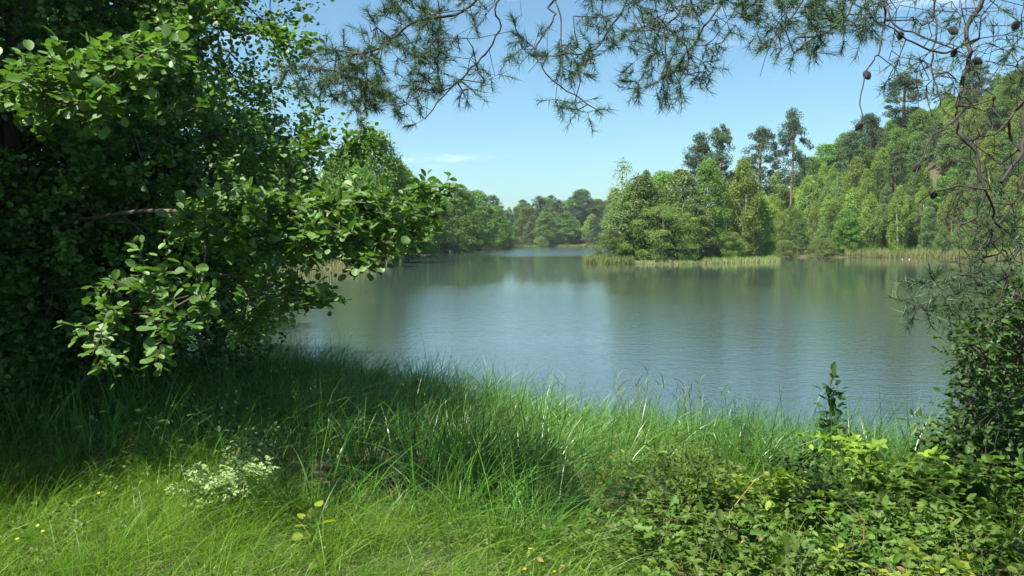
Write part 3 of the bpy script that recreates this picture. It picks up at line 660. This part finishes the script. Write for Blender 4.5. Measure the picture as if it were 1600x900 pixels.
    cm = cone_mesh()
    for px, py, d, s in ((560, 68, 4.1, .9), (1330, 72, 3.7, 1), (1332, 82, 3.7, .9), (1279, 70, 3.9, .6), (1412, 57, 3.6, .9), (1472, 54, 3.6, 1.1), (1488, 73, 3.6, .8), (1538, 93, 3.6, 1), (1360, 204, 3.6, .9),
                         (1447, 260, 3.4, .95), (1485, 282, 3.4, .95), (1463, 348, 3.4, .7), (1545, 433, 3.5, .8), (1562, 112, 3.6, .5), (1592, 22, 3.7, 1.1)):
        o = link('pine_cone', cm, root); q = P(px, py, d); j = int(np.argmin(((arr-q)**2).sum(1))); q = arr[j]-np.array([0, 0, .004])
        o.location = Vector(q)-Vector(base); o.scale = (s*.66,)*3; o.rotation_euler = tuple(R.uniform(-.9, .9, 3))
pine_foreground()

# ------------------------------------------------------------------ grass
def area(n, cond, x0, x1, y0, y1):
    out = np.zeros((0, 2))
    while len(out) < n:
        x = R.uniform(x0, x1, n*2); y = R.uniform(y0, y1, n*2); k = cond(x, y); out = np.concatenate([out, np.stack([x[k], y[k]], -1)])
    return out[:n]
def on(p, dz=-.03): return np.stack([p[:, 0], p[:, 1], ground(p[:, 0], p[:, 1])+dz], -1)
def nz(x, y, s, o=0.): return np.sin(x*s+o+1.7*np.sin(y*s*.7+o))*np.sin(y*s*1.1+2*o+1.3*np.sin(x*s*.9))
px_of = lambda x, y: 800+F*x/np.maximum(y, .1)
vis = lambda x, y: np.abs(x) < .72*y+.9
def tufts(n, per, cond, box, rr):
    c_ = area(n, cond, *box); q = np.repeat(c_, per, 0)+R.normal(size=(n*per, 2))*rr; ln = unit(q-np.repeat(c_, per, 0)); return q, ln
lakes = lambda x, y: sdf(LAKE, x, y)
# tall sedge
mb = MB()
def c_sedge(x, y):
    p = px_of(x, y); s = lakes(x, y)
    front = np.where(p < 420, 5.6, np.where(p < 900, 4.7, np.where(p < 1000, 5.6, 6.6)))+.35*nz(x, y, 1.4)
    return vis(x, y) & (s > -.25) & (y > front) & (p > -150) & (x < 7.5)
def c_sedge2(x, y): return c_sedge(x, y) & ((nz(x, y, 2.3, .8) > -.45) | (lakes(x, y) < .8))
q, ln = tufts(1500, 24, c_sedge2, (-9.5, 7.5, 4.3, 16.5), .10)
h = R.uniform(.50, 1.0, len(q))*(.92+.25*nz(q[:, 0], q[:, 1], .9))*np.repeat(R.uniform(.6, 1.2, 1500), 24)
h *= np.where(lakes(q[:, 0], q[:, 1]) < 2.2, np.where(px_of(q[:, 0], q[:, 1]) < 860, 1.38, 1.15), 1.0)
wind = np.array([.28, -.12])
blades(mb, on(q), h, R.uniform(.005, .014, len(q)), ln*.9+wind, R.uniform(.15, 1.3, len(q)), 6, 0)
q2, l2 = tufts(420, 9, c_sedge, (-9, 7, 4.6, 16.5), .14)
blades(mb, on(q2), R.uniform(.4, .75, len(q2)), R.uniform(.003, .006, len(q2)), l2+wind, R.uniform(.2, 1.4, len(q2)), 4, 1)
tag(mb.obj('tall_grass', [M['sedge'], M['dry']]), 'tall arching green sedge between the foreground and the water', 'grass', kind='stuff')
# fine bright grass in front
mb = MB()
def c_fine(x, y): p = px_of(x, y); return vis(x, y) & (y < np.where(p < 450, 6.0, 5.1)+.3*nz(x, y, 2)) & (p < 1010+60*nz(x, y, 3))
q, ln = tufts(1150, 30, lambda x, y: c_fine(x, y) & (nz(x, y, 3.1, .3) > -.7), (-5.5, 1.8, 1.9, 6.4), .04)
tv = lambda a, b: np.repeat(R.uniform(a, b, 1150), 30)
hh = R.uniform(.20, .50, len(q))*tv(.5, 1.3); blades(mb, on(q), hh, R.uniform(.0025, .0062, len(q)), ln*.75+np.stack([.55+tv(-.6, .5), -.45+tv(-.5, .4)], -1), R.uniform(.4, 1.35, len(q))*tv(.8, 1.1), 5, 0, .15)
q, ln = tufts(150, 6, c_fine, (-5.5, 1.8, 2.2, 6.2), .04)
blades(mb, on(q), R.uniform(.35, .62, len(q)), R.uniform(.004, .008, len(q)), ln+np.array([.3, -.1]), R.uniform(.5, 1.4, len(q)), 6, 0)
q, ln = tufts(420, 9, c_fine, (-5.5, 1.8, 2.2, 6.2), .1)
blades(mb, on(q), R.uniform(.12, .3, len(q)), R.uniform(.002, .004, len(q)), ln+np.array([.3, -.1]), R.uniform(.4, 1.6, len(q)), 3, 1)
tag(mb.obj('fine_grass', [M['fine'], M['dry']]), 'bright yellow-green fine grass combed over at the bottom left', 'grass', kind='stuff')
mb = MB(); q = area(3200, lambda x, y: c_fine(x, y) & (nz(x, y, 2.7, .9) > .1), -5.5, 1.8, 2.2, 6.2); p3 = on(q, 0); p3[:, 2] += R.uniform(.03, .26, len(q)); N0 = len(q); L_ = R.uniform(.012, .04, N0)
leaves(mb, p3, rdir(N0)*np.array([1, 1, .5]), unit(UP*.8+R.normal(size=(N0, 3))*.5), L_, L_*.6, 'ovate', 0)
h_ = area(220, c_sedge, -7, 4, 4.6, 15); p3 = on(h_, 0); N0 = len(h_); H_ = R.uniform(.6, 1.0, N0); blades(mb, p3, H_, np.full(N0, .003), np.tile([.2, -.1], (N0, 1)), np.full(N0, .35), 5, 1)
for k in range(9):
    q3 = p3+np.stack([.07*H_+R.normal(size=N0)*.01, -.03*H_+R.normal(size=N0)*.01, H_*(.72+.022*k)], -1); leaves(mb, q3, unit(R.normal(size=(N0, 3))*.6+UP), rdir(N0), .018, .007, 'diamond', 1)
tag(mb.obj('weeds', [M['bramble'], M['dry']]), 'small weeds and dry seed heads scattered through the grass on the left', 'weeds', kind='stuff')
# mixed grass below the brambles on the right
mb = MB()
def c_right(x, y): p = px_of(x, y); return vis(x, y) & (y < 9.5) & (p > 830+60*nz(x, y, 2)) & (lakes(x, y) > .1)
q, ln = tufts(1300, 14, c_right, (-.2, 7.5, 2.0, 9.5), .09)
blades(mb, on(q), R.uniform(.15, .42, len(q)), R.uniform(.003, .006, len(q)), ln+np.array([.1, -.1]), R.uniform(.2, 1.2, len(q)), 4, 0)
q, ln = tufts(260, 5, c_right, (-.2, 6.5, 2.0, 7), .12)
blades(mb, on(q), R.uniform(.2, .5, len(q)), R.uniform(.002, .004, len(q)), ln, R.uniform(.2, 1.4, len(q)), 3, 1)
tag(mb.obj('meadow_grass', [M['fine'], M['dry']]), 'thin grass and dry stalks growing up through the brambles', 'grass', kind='stuff')
# herb layer
mb = MB(); q = area(15000, lambda x, y: c_right(x, y) & (nz(x, y, 1.7, .5) > -.75), -.2, 7.5, 2.2, 9.3)
p3 = on(q, 0); p3[:, 2] += R.uniform(.02, .38, len(q))*(.75+.35*nz(q[:, 0], q[:, 1], 1.9, .7)); N0 = len(q)
L_ = R.uniform(.012, .05, N0); kk_ = R.uniform(size=N0); dd_ = rdir(N0)*np.array([1, 1, .4]); nn_ = unit(UP*.8+R.normal(size=(N0, 3))*.6)
for lo_, hi_, mi_ in ((0, .66, 0), (.66, .84, 1), (.84, .93, 2), (.93, 1, 3)):
    k_ = (kk_ >= lo_) & (kk_ < hi_); leaves(mb, p3[k_], dd_[k_], nn_[k_], L_[k_], L_[k_]*.6, 'ovate', mi_)
q = area(5000, lambda x, y: vis(x, y) & (px_of(x, y) < 420) & (y > 5.4) & (lakes(x, y) > .3), -11, -1, 5.4, 15)
p3 = on(q, 0); p3[:, 2] += R.uniform(.05, .6, len(q)); N0 = len(q); L_ = R.uniform(.03, .06, N0)
leaves(mb, p3, rdir(N0)*np.array([1, 1, .4]), unit(UP*.9+R.normal(size=(N0, 3))*.45), L_, L_*.6, 'ovate', 1)
tag(mb.obj('undergrowth', [M['bramble'], M['bramble_dark'], M['yellowleaf'], M['brownleaf']]), 'mixed low leafy herbs covering the bank under brambles and alders', 'undergrowth', kind='stuff')

# ------------------------------------------------------------------ individual plants
def plant(name, label_, cat, px, py_top, d, stems, leaf, mat, size, tm='ovate', spread=.4, per=10, arch=.5, wr=.62, tri=1, smat='stem', foot=None, group=None, side=2, end_only=0.):
    """stems rise from one foot on the ground to below (px,py_top) at distance d and carry leaves"""
    top = P(px, py_top, d); x, y = float(top[0]), float(top[1])
    if foot: x += foot[0]; y += foot[1]
    z = float(ground(x, y)); H = max(.15, float(top[2])-z); base = np.array([x, y, z]); root = thing(name, label_, cat, base, group)
    w = MB(); lv = MB(); lean = np.array([-(foot[0] if foot else 0), -(foot[1] if foot else 0), 0.])
    for s in range(stems):
        az = R.uniform(0, 6.28); rr = spread*R.uniform(.3, 1); hh = H*(1 if s == 0 else R.uniform(.55, 1)); tt = np.linspace(0, 1, 9)[:, None]
        dv = np.array([math.cos(az), math.sin(az), 0])*rr*(0.25 if s == 0 else 1)+lean
        pts = np.array([0, 0, -.03])+dv*tt**1.4+UP*hh*(tt*(1+arch)-arch*tt**2.2)+np.cumsum(R.normal(size=(9, 3))*.008, 0)
        tube(w, pts, np.linspace(.005, .0015, 9)*(.5+H*.4)*(1 if stems < 20 else .45), 4)
        sd0 = unit(np.gradient(pts, axis=0)); t_ = np.sort(R.uniform(max(.12, end_only), 1, per)); idx = t_*8; i0 = np.minimum(idx.astype(int), 7); fr = (idx-i0)[:, None]
        q = pts[i0]*(1-fr)+pts[i0+1]*fr; dd = sd0[i0]
        for k in range(side):
            out = unit(np.cross(dd, UP)*(1 if k % 2 else -1)+R.normal(size=(per, 3))*.6+np.array([0, 0, .15])); pl = size*R.uniform(.2, 1.1, per)[:, None]; e = q+out*pl
            if size > .04:
                for a, b in zip(q, e): tube(w, [a, b], [.0012, .0008], 3)
            for j in range(tri):
                an = (j-(tri-1)/2)*1.05; sv = unit(np.cross(out, UP)); ld = unit(out*math.cos(an)+sv*math.sin(an)+R.normal(size=(per, 3))*.12); nn_ = unit(UP+R.normal(size=(per, 3))*.38)
                L_ = size*R.uniform(.65, 1.15, per)*(1 if abs(an) < .1 else .85); leaves(lv, e, ld, nn_, L_, L_*wr, tm)
    w.obj('stem', M[smat], root, True); lv.obj('foliage', M[mat], root); return root
BR = dict(leaf=0, tm='ovate', tri=3, per=9)
# bush right of the middle
plant('oak_bush', 'dense yellow-green leafy bush on the bank, right of the tall sedge', 'bush', 1060, 672, 5.4, 26, 0, 'bramble', .055, 'oak', .42, 16, .3, .6, 1)
plant('oak_bush', 'lower lobed-leaf bush left of the bottom brambles, in front of the dense bush', 'bush', 1010, 720, 4.9, 18, 0, 'bramble', .052, 'oak', .36, 14, .3, .6, 1)
plant('hazel_sapling', 'dark upright sapling standing alone against the water near the right bank', 'sapling', 1298, 580, 8.2, 4, 0, 'bramble_dark', .11, 'ovate', .14, 18, .1, .6, 1, smat='bark')
plant('hazel_sapling', 'short dark sapling with leaves at its foot, right of the upright one', 'sapling', 1325, 650, 7.4, 5, 0, 'bramble_dark', .075, 'ovate', .25, 12, .2, .6, 1, smat='bark')
plant('nettle_plant', 'pale green leafy stem beside the dark shrub at the waterline', 'plant', 1452, 626, 6.6, 3, 0, 'bramble', .085, 'lance', .2, 12, .1, .35, 1)
plant('goldenrod_plant', 'narrow upright seed stalk poking above the sedge right of the reeds', 'plant', 1148, 590, 9.4, 3, 0, 'sedge', .05, 'lance', .12, 22, 0, .35, 1)
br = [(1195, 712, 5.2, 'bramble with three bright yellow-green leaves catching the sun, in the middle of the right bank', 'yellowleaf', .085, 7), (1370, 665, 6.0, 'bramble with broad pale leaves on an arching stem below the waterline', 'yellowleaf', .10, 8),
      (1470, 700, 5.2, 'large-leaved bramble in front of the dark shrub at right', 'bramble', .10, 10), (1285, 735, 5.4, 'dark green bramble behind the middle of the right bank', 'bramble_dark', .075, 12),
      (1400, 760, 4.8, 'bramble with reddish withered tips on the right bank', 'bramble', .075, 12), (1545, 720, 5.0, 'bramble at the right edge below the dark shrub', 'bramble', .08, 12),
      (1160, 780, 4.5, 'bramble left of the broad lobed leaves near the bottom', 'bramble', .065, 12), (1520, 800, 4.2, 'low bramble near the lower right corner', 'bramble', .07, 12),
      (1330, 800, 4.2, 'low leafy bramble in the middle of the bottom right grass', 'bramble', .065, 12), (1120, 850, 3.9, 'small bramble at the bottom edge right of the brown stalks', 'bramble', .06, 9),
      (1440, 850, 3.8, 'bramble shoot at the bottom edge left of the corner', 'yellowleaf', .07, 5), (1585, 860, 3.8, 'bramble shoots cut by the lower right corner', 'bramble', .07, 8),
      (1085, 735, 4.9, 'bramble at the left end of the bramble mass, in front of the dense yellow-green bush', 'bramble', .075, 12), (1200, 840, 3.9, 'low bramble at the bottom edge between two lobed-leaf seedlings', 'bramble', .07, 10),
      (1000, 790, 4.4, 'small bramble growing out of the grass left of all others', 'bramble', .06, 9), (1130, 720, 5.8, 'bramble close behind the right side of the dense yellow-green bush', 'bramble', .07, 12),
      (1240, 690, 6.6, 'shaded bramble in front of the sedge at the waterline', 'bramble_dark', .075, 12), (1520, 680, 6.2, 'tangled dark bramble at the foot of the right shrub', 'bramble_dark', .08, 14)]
for px, py, d, lb, mt, sz_, ns in br:
    plant('bramble', lb, 'bramble', px, py+18, d, int(ns*1.3), 0, mt, sz_*.88, 'ovate', .60, 11, .8, .64, 3)
for px, py, d, lb in ((1230, 795, 3.9, 'oak seedling with large lobed leaves near the bottom middle of the right bank'), (1110, 795, 4.1, 'oak seedling with a reddish green leaf fan left of the larger one'), (1230, 850, 3.5, 'oak seedling with dark lobed leaves at the bottom edge'),
                      (1345, 720, 5.4, 'oak seedling among brambles below the upright sapling'), (1040, 800, 4.2, 'oak seedling with pale tips at the left end of the brambles')):
    plant('oak_seedling', lb, 'seedling', px, py, d, 4, 0, 'bramble', .088, 'oak', .12, 5, .2, .62, 1, end_only=.5)
plant('flowering_shrub', 'pale shrub with tiny whitish leaves on the bright grass at left', 'shrub', 355, 712, 4.9, 44, 0, 'pale', .032, 'ovate', .34, 26, .3, .8, 2)
plant('flowering_shrub', 'pale leafy spray standing behind the whitish shrub', 'shrub', 385, 655, 6.0, 12, 0, 'pale', .045, 'ovate', .2, 12, .2, .6, 1)
plant('privet_plant', 'yellow-green sprigs in the shade left of the pale shrub', 'plant', 225, 662, 6.3, 12, 0, 'yellowleaf', .05, 'ovate', .35, 11, .3, .6, 1)
plant('bindweed_plant', 'light green plant with few large heart-shaped leaves in the bottom grass', 'plant', 488, 785, 4.1, 3, 0, 'yellowleaf', .062, 'heart', .05, 4, .1, .95, 1)
plant('buckthorn_shrub', 'leafy stems rising from the dark shaded bank at far left', 'shrub', 130, 690, 6.2, 10, 0, 'bramble_dark', .05, 'ovate', .5, 12, .4, .6, 1)
# dark shrub at the right edge
base = np.array([4.55, 6.5, float(ground(4.55, 6.5))]); root = thing('buckthorn_shrub', 'tall dark green shrub at the right edge standing against the water', 'shrub', base)
q = in_poly([(1650, 440), (1600, 440), (1545, 470), (1510, 505), (1492, 545), (1500, 570), (1535, 590), (1500, 640), (1478, 690), (1480, 740), (1650, 760)], 300)
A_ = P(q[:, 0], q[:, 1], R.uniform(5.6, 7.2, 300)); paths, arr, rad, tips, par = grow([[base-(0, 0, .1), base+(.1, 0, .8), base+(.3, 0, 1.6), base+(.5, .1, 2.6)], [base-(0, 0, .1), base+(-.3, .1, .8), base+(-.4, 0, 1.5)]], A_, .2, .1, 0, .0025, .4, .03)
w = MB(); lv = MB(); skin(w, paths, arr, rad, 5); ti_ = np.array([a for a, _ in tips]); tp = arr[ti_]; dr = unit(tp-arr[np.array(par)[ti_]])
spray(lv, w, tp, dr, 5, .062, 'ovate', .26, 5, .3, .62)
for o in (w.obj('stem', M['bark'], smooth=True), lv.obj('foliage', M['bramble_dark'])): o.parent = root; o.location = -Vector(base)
# common reed at the water
def reed(px, py, d, n, lb):
    top = P(px, py, d); x, y = float(top[0]), float(top[1]); z = float(ground(x, y)); base = (x, y, max(z, -.05)); H = float(top[2])-base[2]; root = thing('reed_clump', lb, 'reeds', base); w = MB(); lv = MB()
    for i in range(n):
        a = np.array([R.normal()*.10, R.normal()*.1, -.05]); b = a+np.array([R.normal()*.18, R.normal()*.1, H*R.uniform(.7, 1)]); tube(w, [a, (a+b)/2, b], [.002, .0016, .001], 3)
        k = 7; t_ = np.linspace(.35, 1, k)[:, None]; p_ = a+(b-a)*t_; dv = unit(np.stack([R.normal(size=k), R.normal(size=k)*.6, R.uniform(1.0, 3., k)], -1)); blades(lv, p_, R.uniform(.12, .32, k), np.full(k, .014), unit(np.stack([R.normal(size=k), R.normal(size=k)*.6], -1)), R.uniform(.5, 1.2, k), 4)
    w.obj('stem', M['stem'], root); lv.obj('foliage', M['reed'], root)
reed(1003, 572, 10.6, 14, 'pale common reeds rising above the sedge in the middle of the waterline')
reed(1080, 592, 10.3, 8, 'few dark reed blades right of the pale reeds')
reed(868, 580, 11.5, 6, 'thin blades sticking up at the notch in the sedge edge')
# broad blade plant
for px, py, d, lb, k in ((345, 838, 3.6, 'broad strap-leaved plant at the bottom edge below the pale shrub', 5), (1580, 745, 4.4, 'tuft of broad bright blades at the right edge', 9), (560, 770, 4.4, 'tuft of long curved blades left of the grass hollow', 9)):
    top = P(px, py, d); x, y = float(top[0]), float(top[1]); z = float(ground(x, y)); base = (x, y, z); root = thing('iris_plant', lb, 'plant', base); mb = MB()
    blades(mb, np.stack([R.normal(size=k)*.05, R.normal(size=k)*.04, np.zeros(k)-.03], -1), np.full(k, max(.25, float(top[2])-z))*R.uniform(.8, 1.3, k), np.full(k, .022 if k == 5 else .010), unit(R.normal(size=(k, 2))), R.uniform(.2, 1., k), 8, 0, .1); mb.obj('foliage', M['fine'], root)
# dry stalks, flowers, stray leaves
for pts, d, lb in ((((1140, 800), (1180, 750), (1192, 742)), 4.6, 'brown broken branch slanting up through the brambles'), 
                   (((1350, 812), (1330, 795), (1320, 785)), 4.2, 'pinkish fallen twig among the right-hand brambles')):
    p = np.array([P(a, b, d) for a, b in pts]); g0 = p[0].copy(); g0[2] = float(ground(g0[0], g0[1]))-.02; mb = MB(); p = np.concatenate([[g0], p]); tube(mb, p, np.linspace(.004, .0014, len(p)), 5)
    o = mb.obj('dry_stalk', M['drystem'], smooth=True); tag(o, lb, 'twig')
fl = MB()
for j in range(5): a = j*6.283/5; leaves(fl, np.array([[0, 0, 0.]]), np.array([[math.cos(a), math.sin(a), .35]]), UP[None], .011, .010, 'ovate')
FM = fl.mesh('flower_head', M['petal'])
for px, py, d in ((68, 862, 3.9), (828, 858, 3.9), (820, 895, 3.7), (866, 896, 3.7), (155, 800, 4.6), (28, 880, 3.8), (60, 845, 4.0)):
    q = P(px, py, d); gz_ = float(ground(q[0], q[1])); q[2] = max(q[2], gz_+.25); root = thing('buttercup', 'small yellow buttercup on a thin stem in the foreground grass', 'flower', (q[0], q[1], gz_), 'yellow buttercups in the grass')
    h_ = q[2]-gz_; o = link('flower_head', FM, root); o.location = (0, 0, h_); o.rotation_euler = (R.uniform(0, .6), 0, 0); w = MB(); tube(w, [(0, 0, -.02), (.01, 0, h_*.5), (0, 0, h_)], .0012, 3); w.obj('stem', M['stem'], root)
mb = MB(); leaves(mb, np.array([[0, 0, 0.]]), np.array([[.6, -.1, .6]]), np.array([[.1, -1, .3]]), .11, .08, 'ovate'); o = mb.obj('fallen_leaf', M['orange']); o.location = P(649, 603, 10.9); tag(o, 'orange leaf caught on the tall grass near the water', 'leaf')
for px, py, lb, s in ((1410, 405.4, 'pale stone at the right shore waterline, left of its twin', .26), (1421, 405.6, 'pale stone at the right shore waterline, right of its twin', .30)):
    x, y = sh(px, py); mb = MB(); th = np.linspace(0, 6.283, 13)[:-1]; vs = [(0, 0, .32)]
    for r_, z_ in ((.2, .28), (.36, .14), (.38, -.1)):
        vs += [(r_*math.cos(a)*(1+.15*math.sin(3*a)), r_*.8*math.sin(a), z_) for a in th]
    f3 = [[0, 1+i, 1+(i+1) % 12] for i in range(12)]; mb.add(np.array(vs)*s, f3)
    f4 = [[1+12*k+i, 1+12*(k+1)+i, 1+12*(k+1)+(i+1) % 12, 1+12*k+(i+1) % 12] for k in range(2) for i in range(12)]; mb.l.append(np.array(f4).ravel()); mb.t.append(np.full(24, 4, np.int32)); mb.mi.append(np.zeros(24, np.int32))
    o = mb.obj('stone', M['stone']); o.location = (x, y, .02); tag(o, lb, 'stone')

# ------------------------------------------------------------------ air
hm = bpy.data.materials.new('air haze'); hm.use_nodes = True; hn = hm.node_tree; hn.nodes.remove(hn.nodes['Principled BSDF'])
pv = hn.nodes.new('ShaderNodeVolumePrincipled'); pv.inputs['Color'].default_value = (.72, .84, 1, 1); pv.inputs['Density'].default_value = .00010; pv.inputs['Anisotropy'].default_value = 0
hn.links.new(pv.outputs[0], hn.nodes['Material Output'].inputs['Volume'])
mb = MB(); x0, y0, z0, x1, y1, z1 = -765, -765, -3, 765, 770, 70
mb.add([(x0, y0, z0), (x1, y0, z0), (x1, y1, z0), (x0, y1, z0), (x0, y0, z1), (x1, y0, z1), (x1, y1, z1), (x0, y1, z1)], [[3, 2, 1, 0], [4, 5, 6, 7], [0, 1, 5, 4], [1, 2, 6, 5], [2, 3, 7, 6], [3, 0, 4, 7]])
tag(mb.obj('haze', hm), 'thin summer haze over the lake', 'haze', kind='stuff')
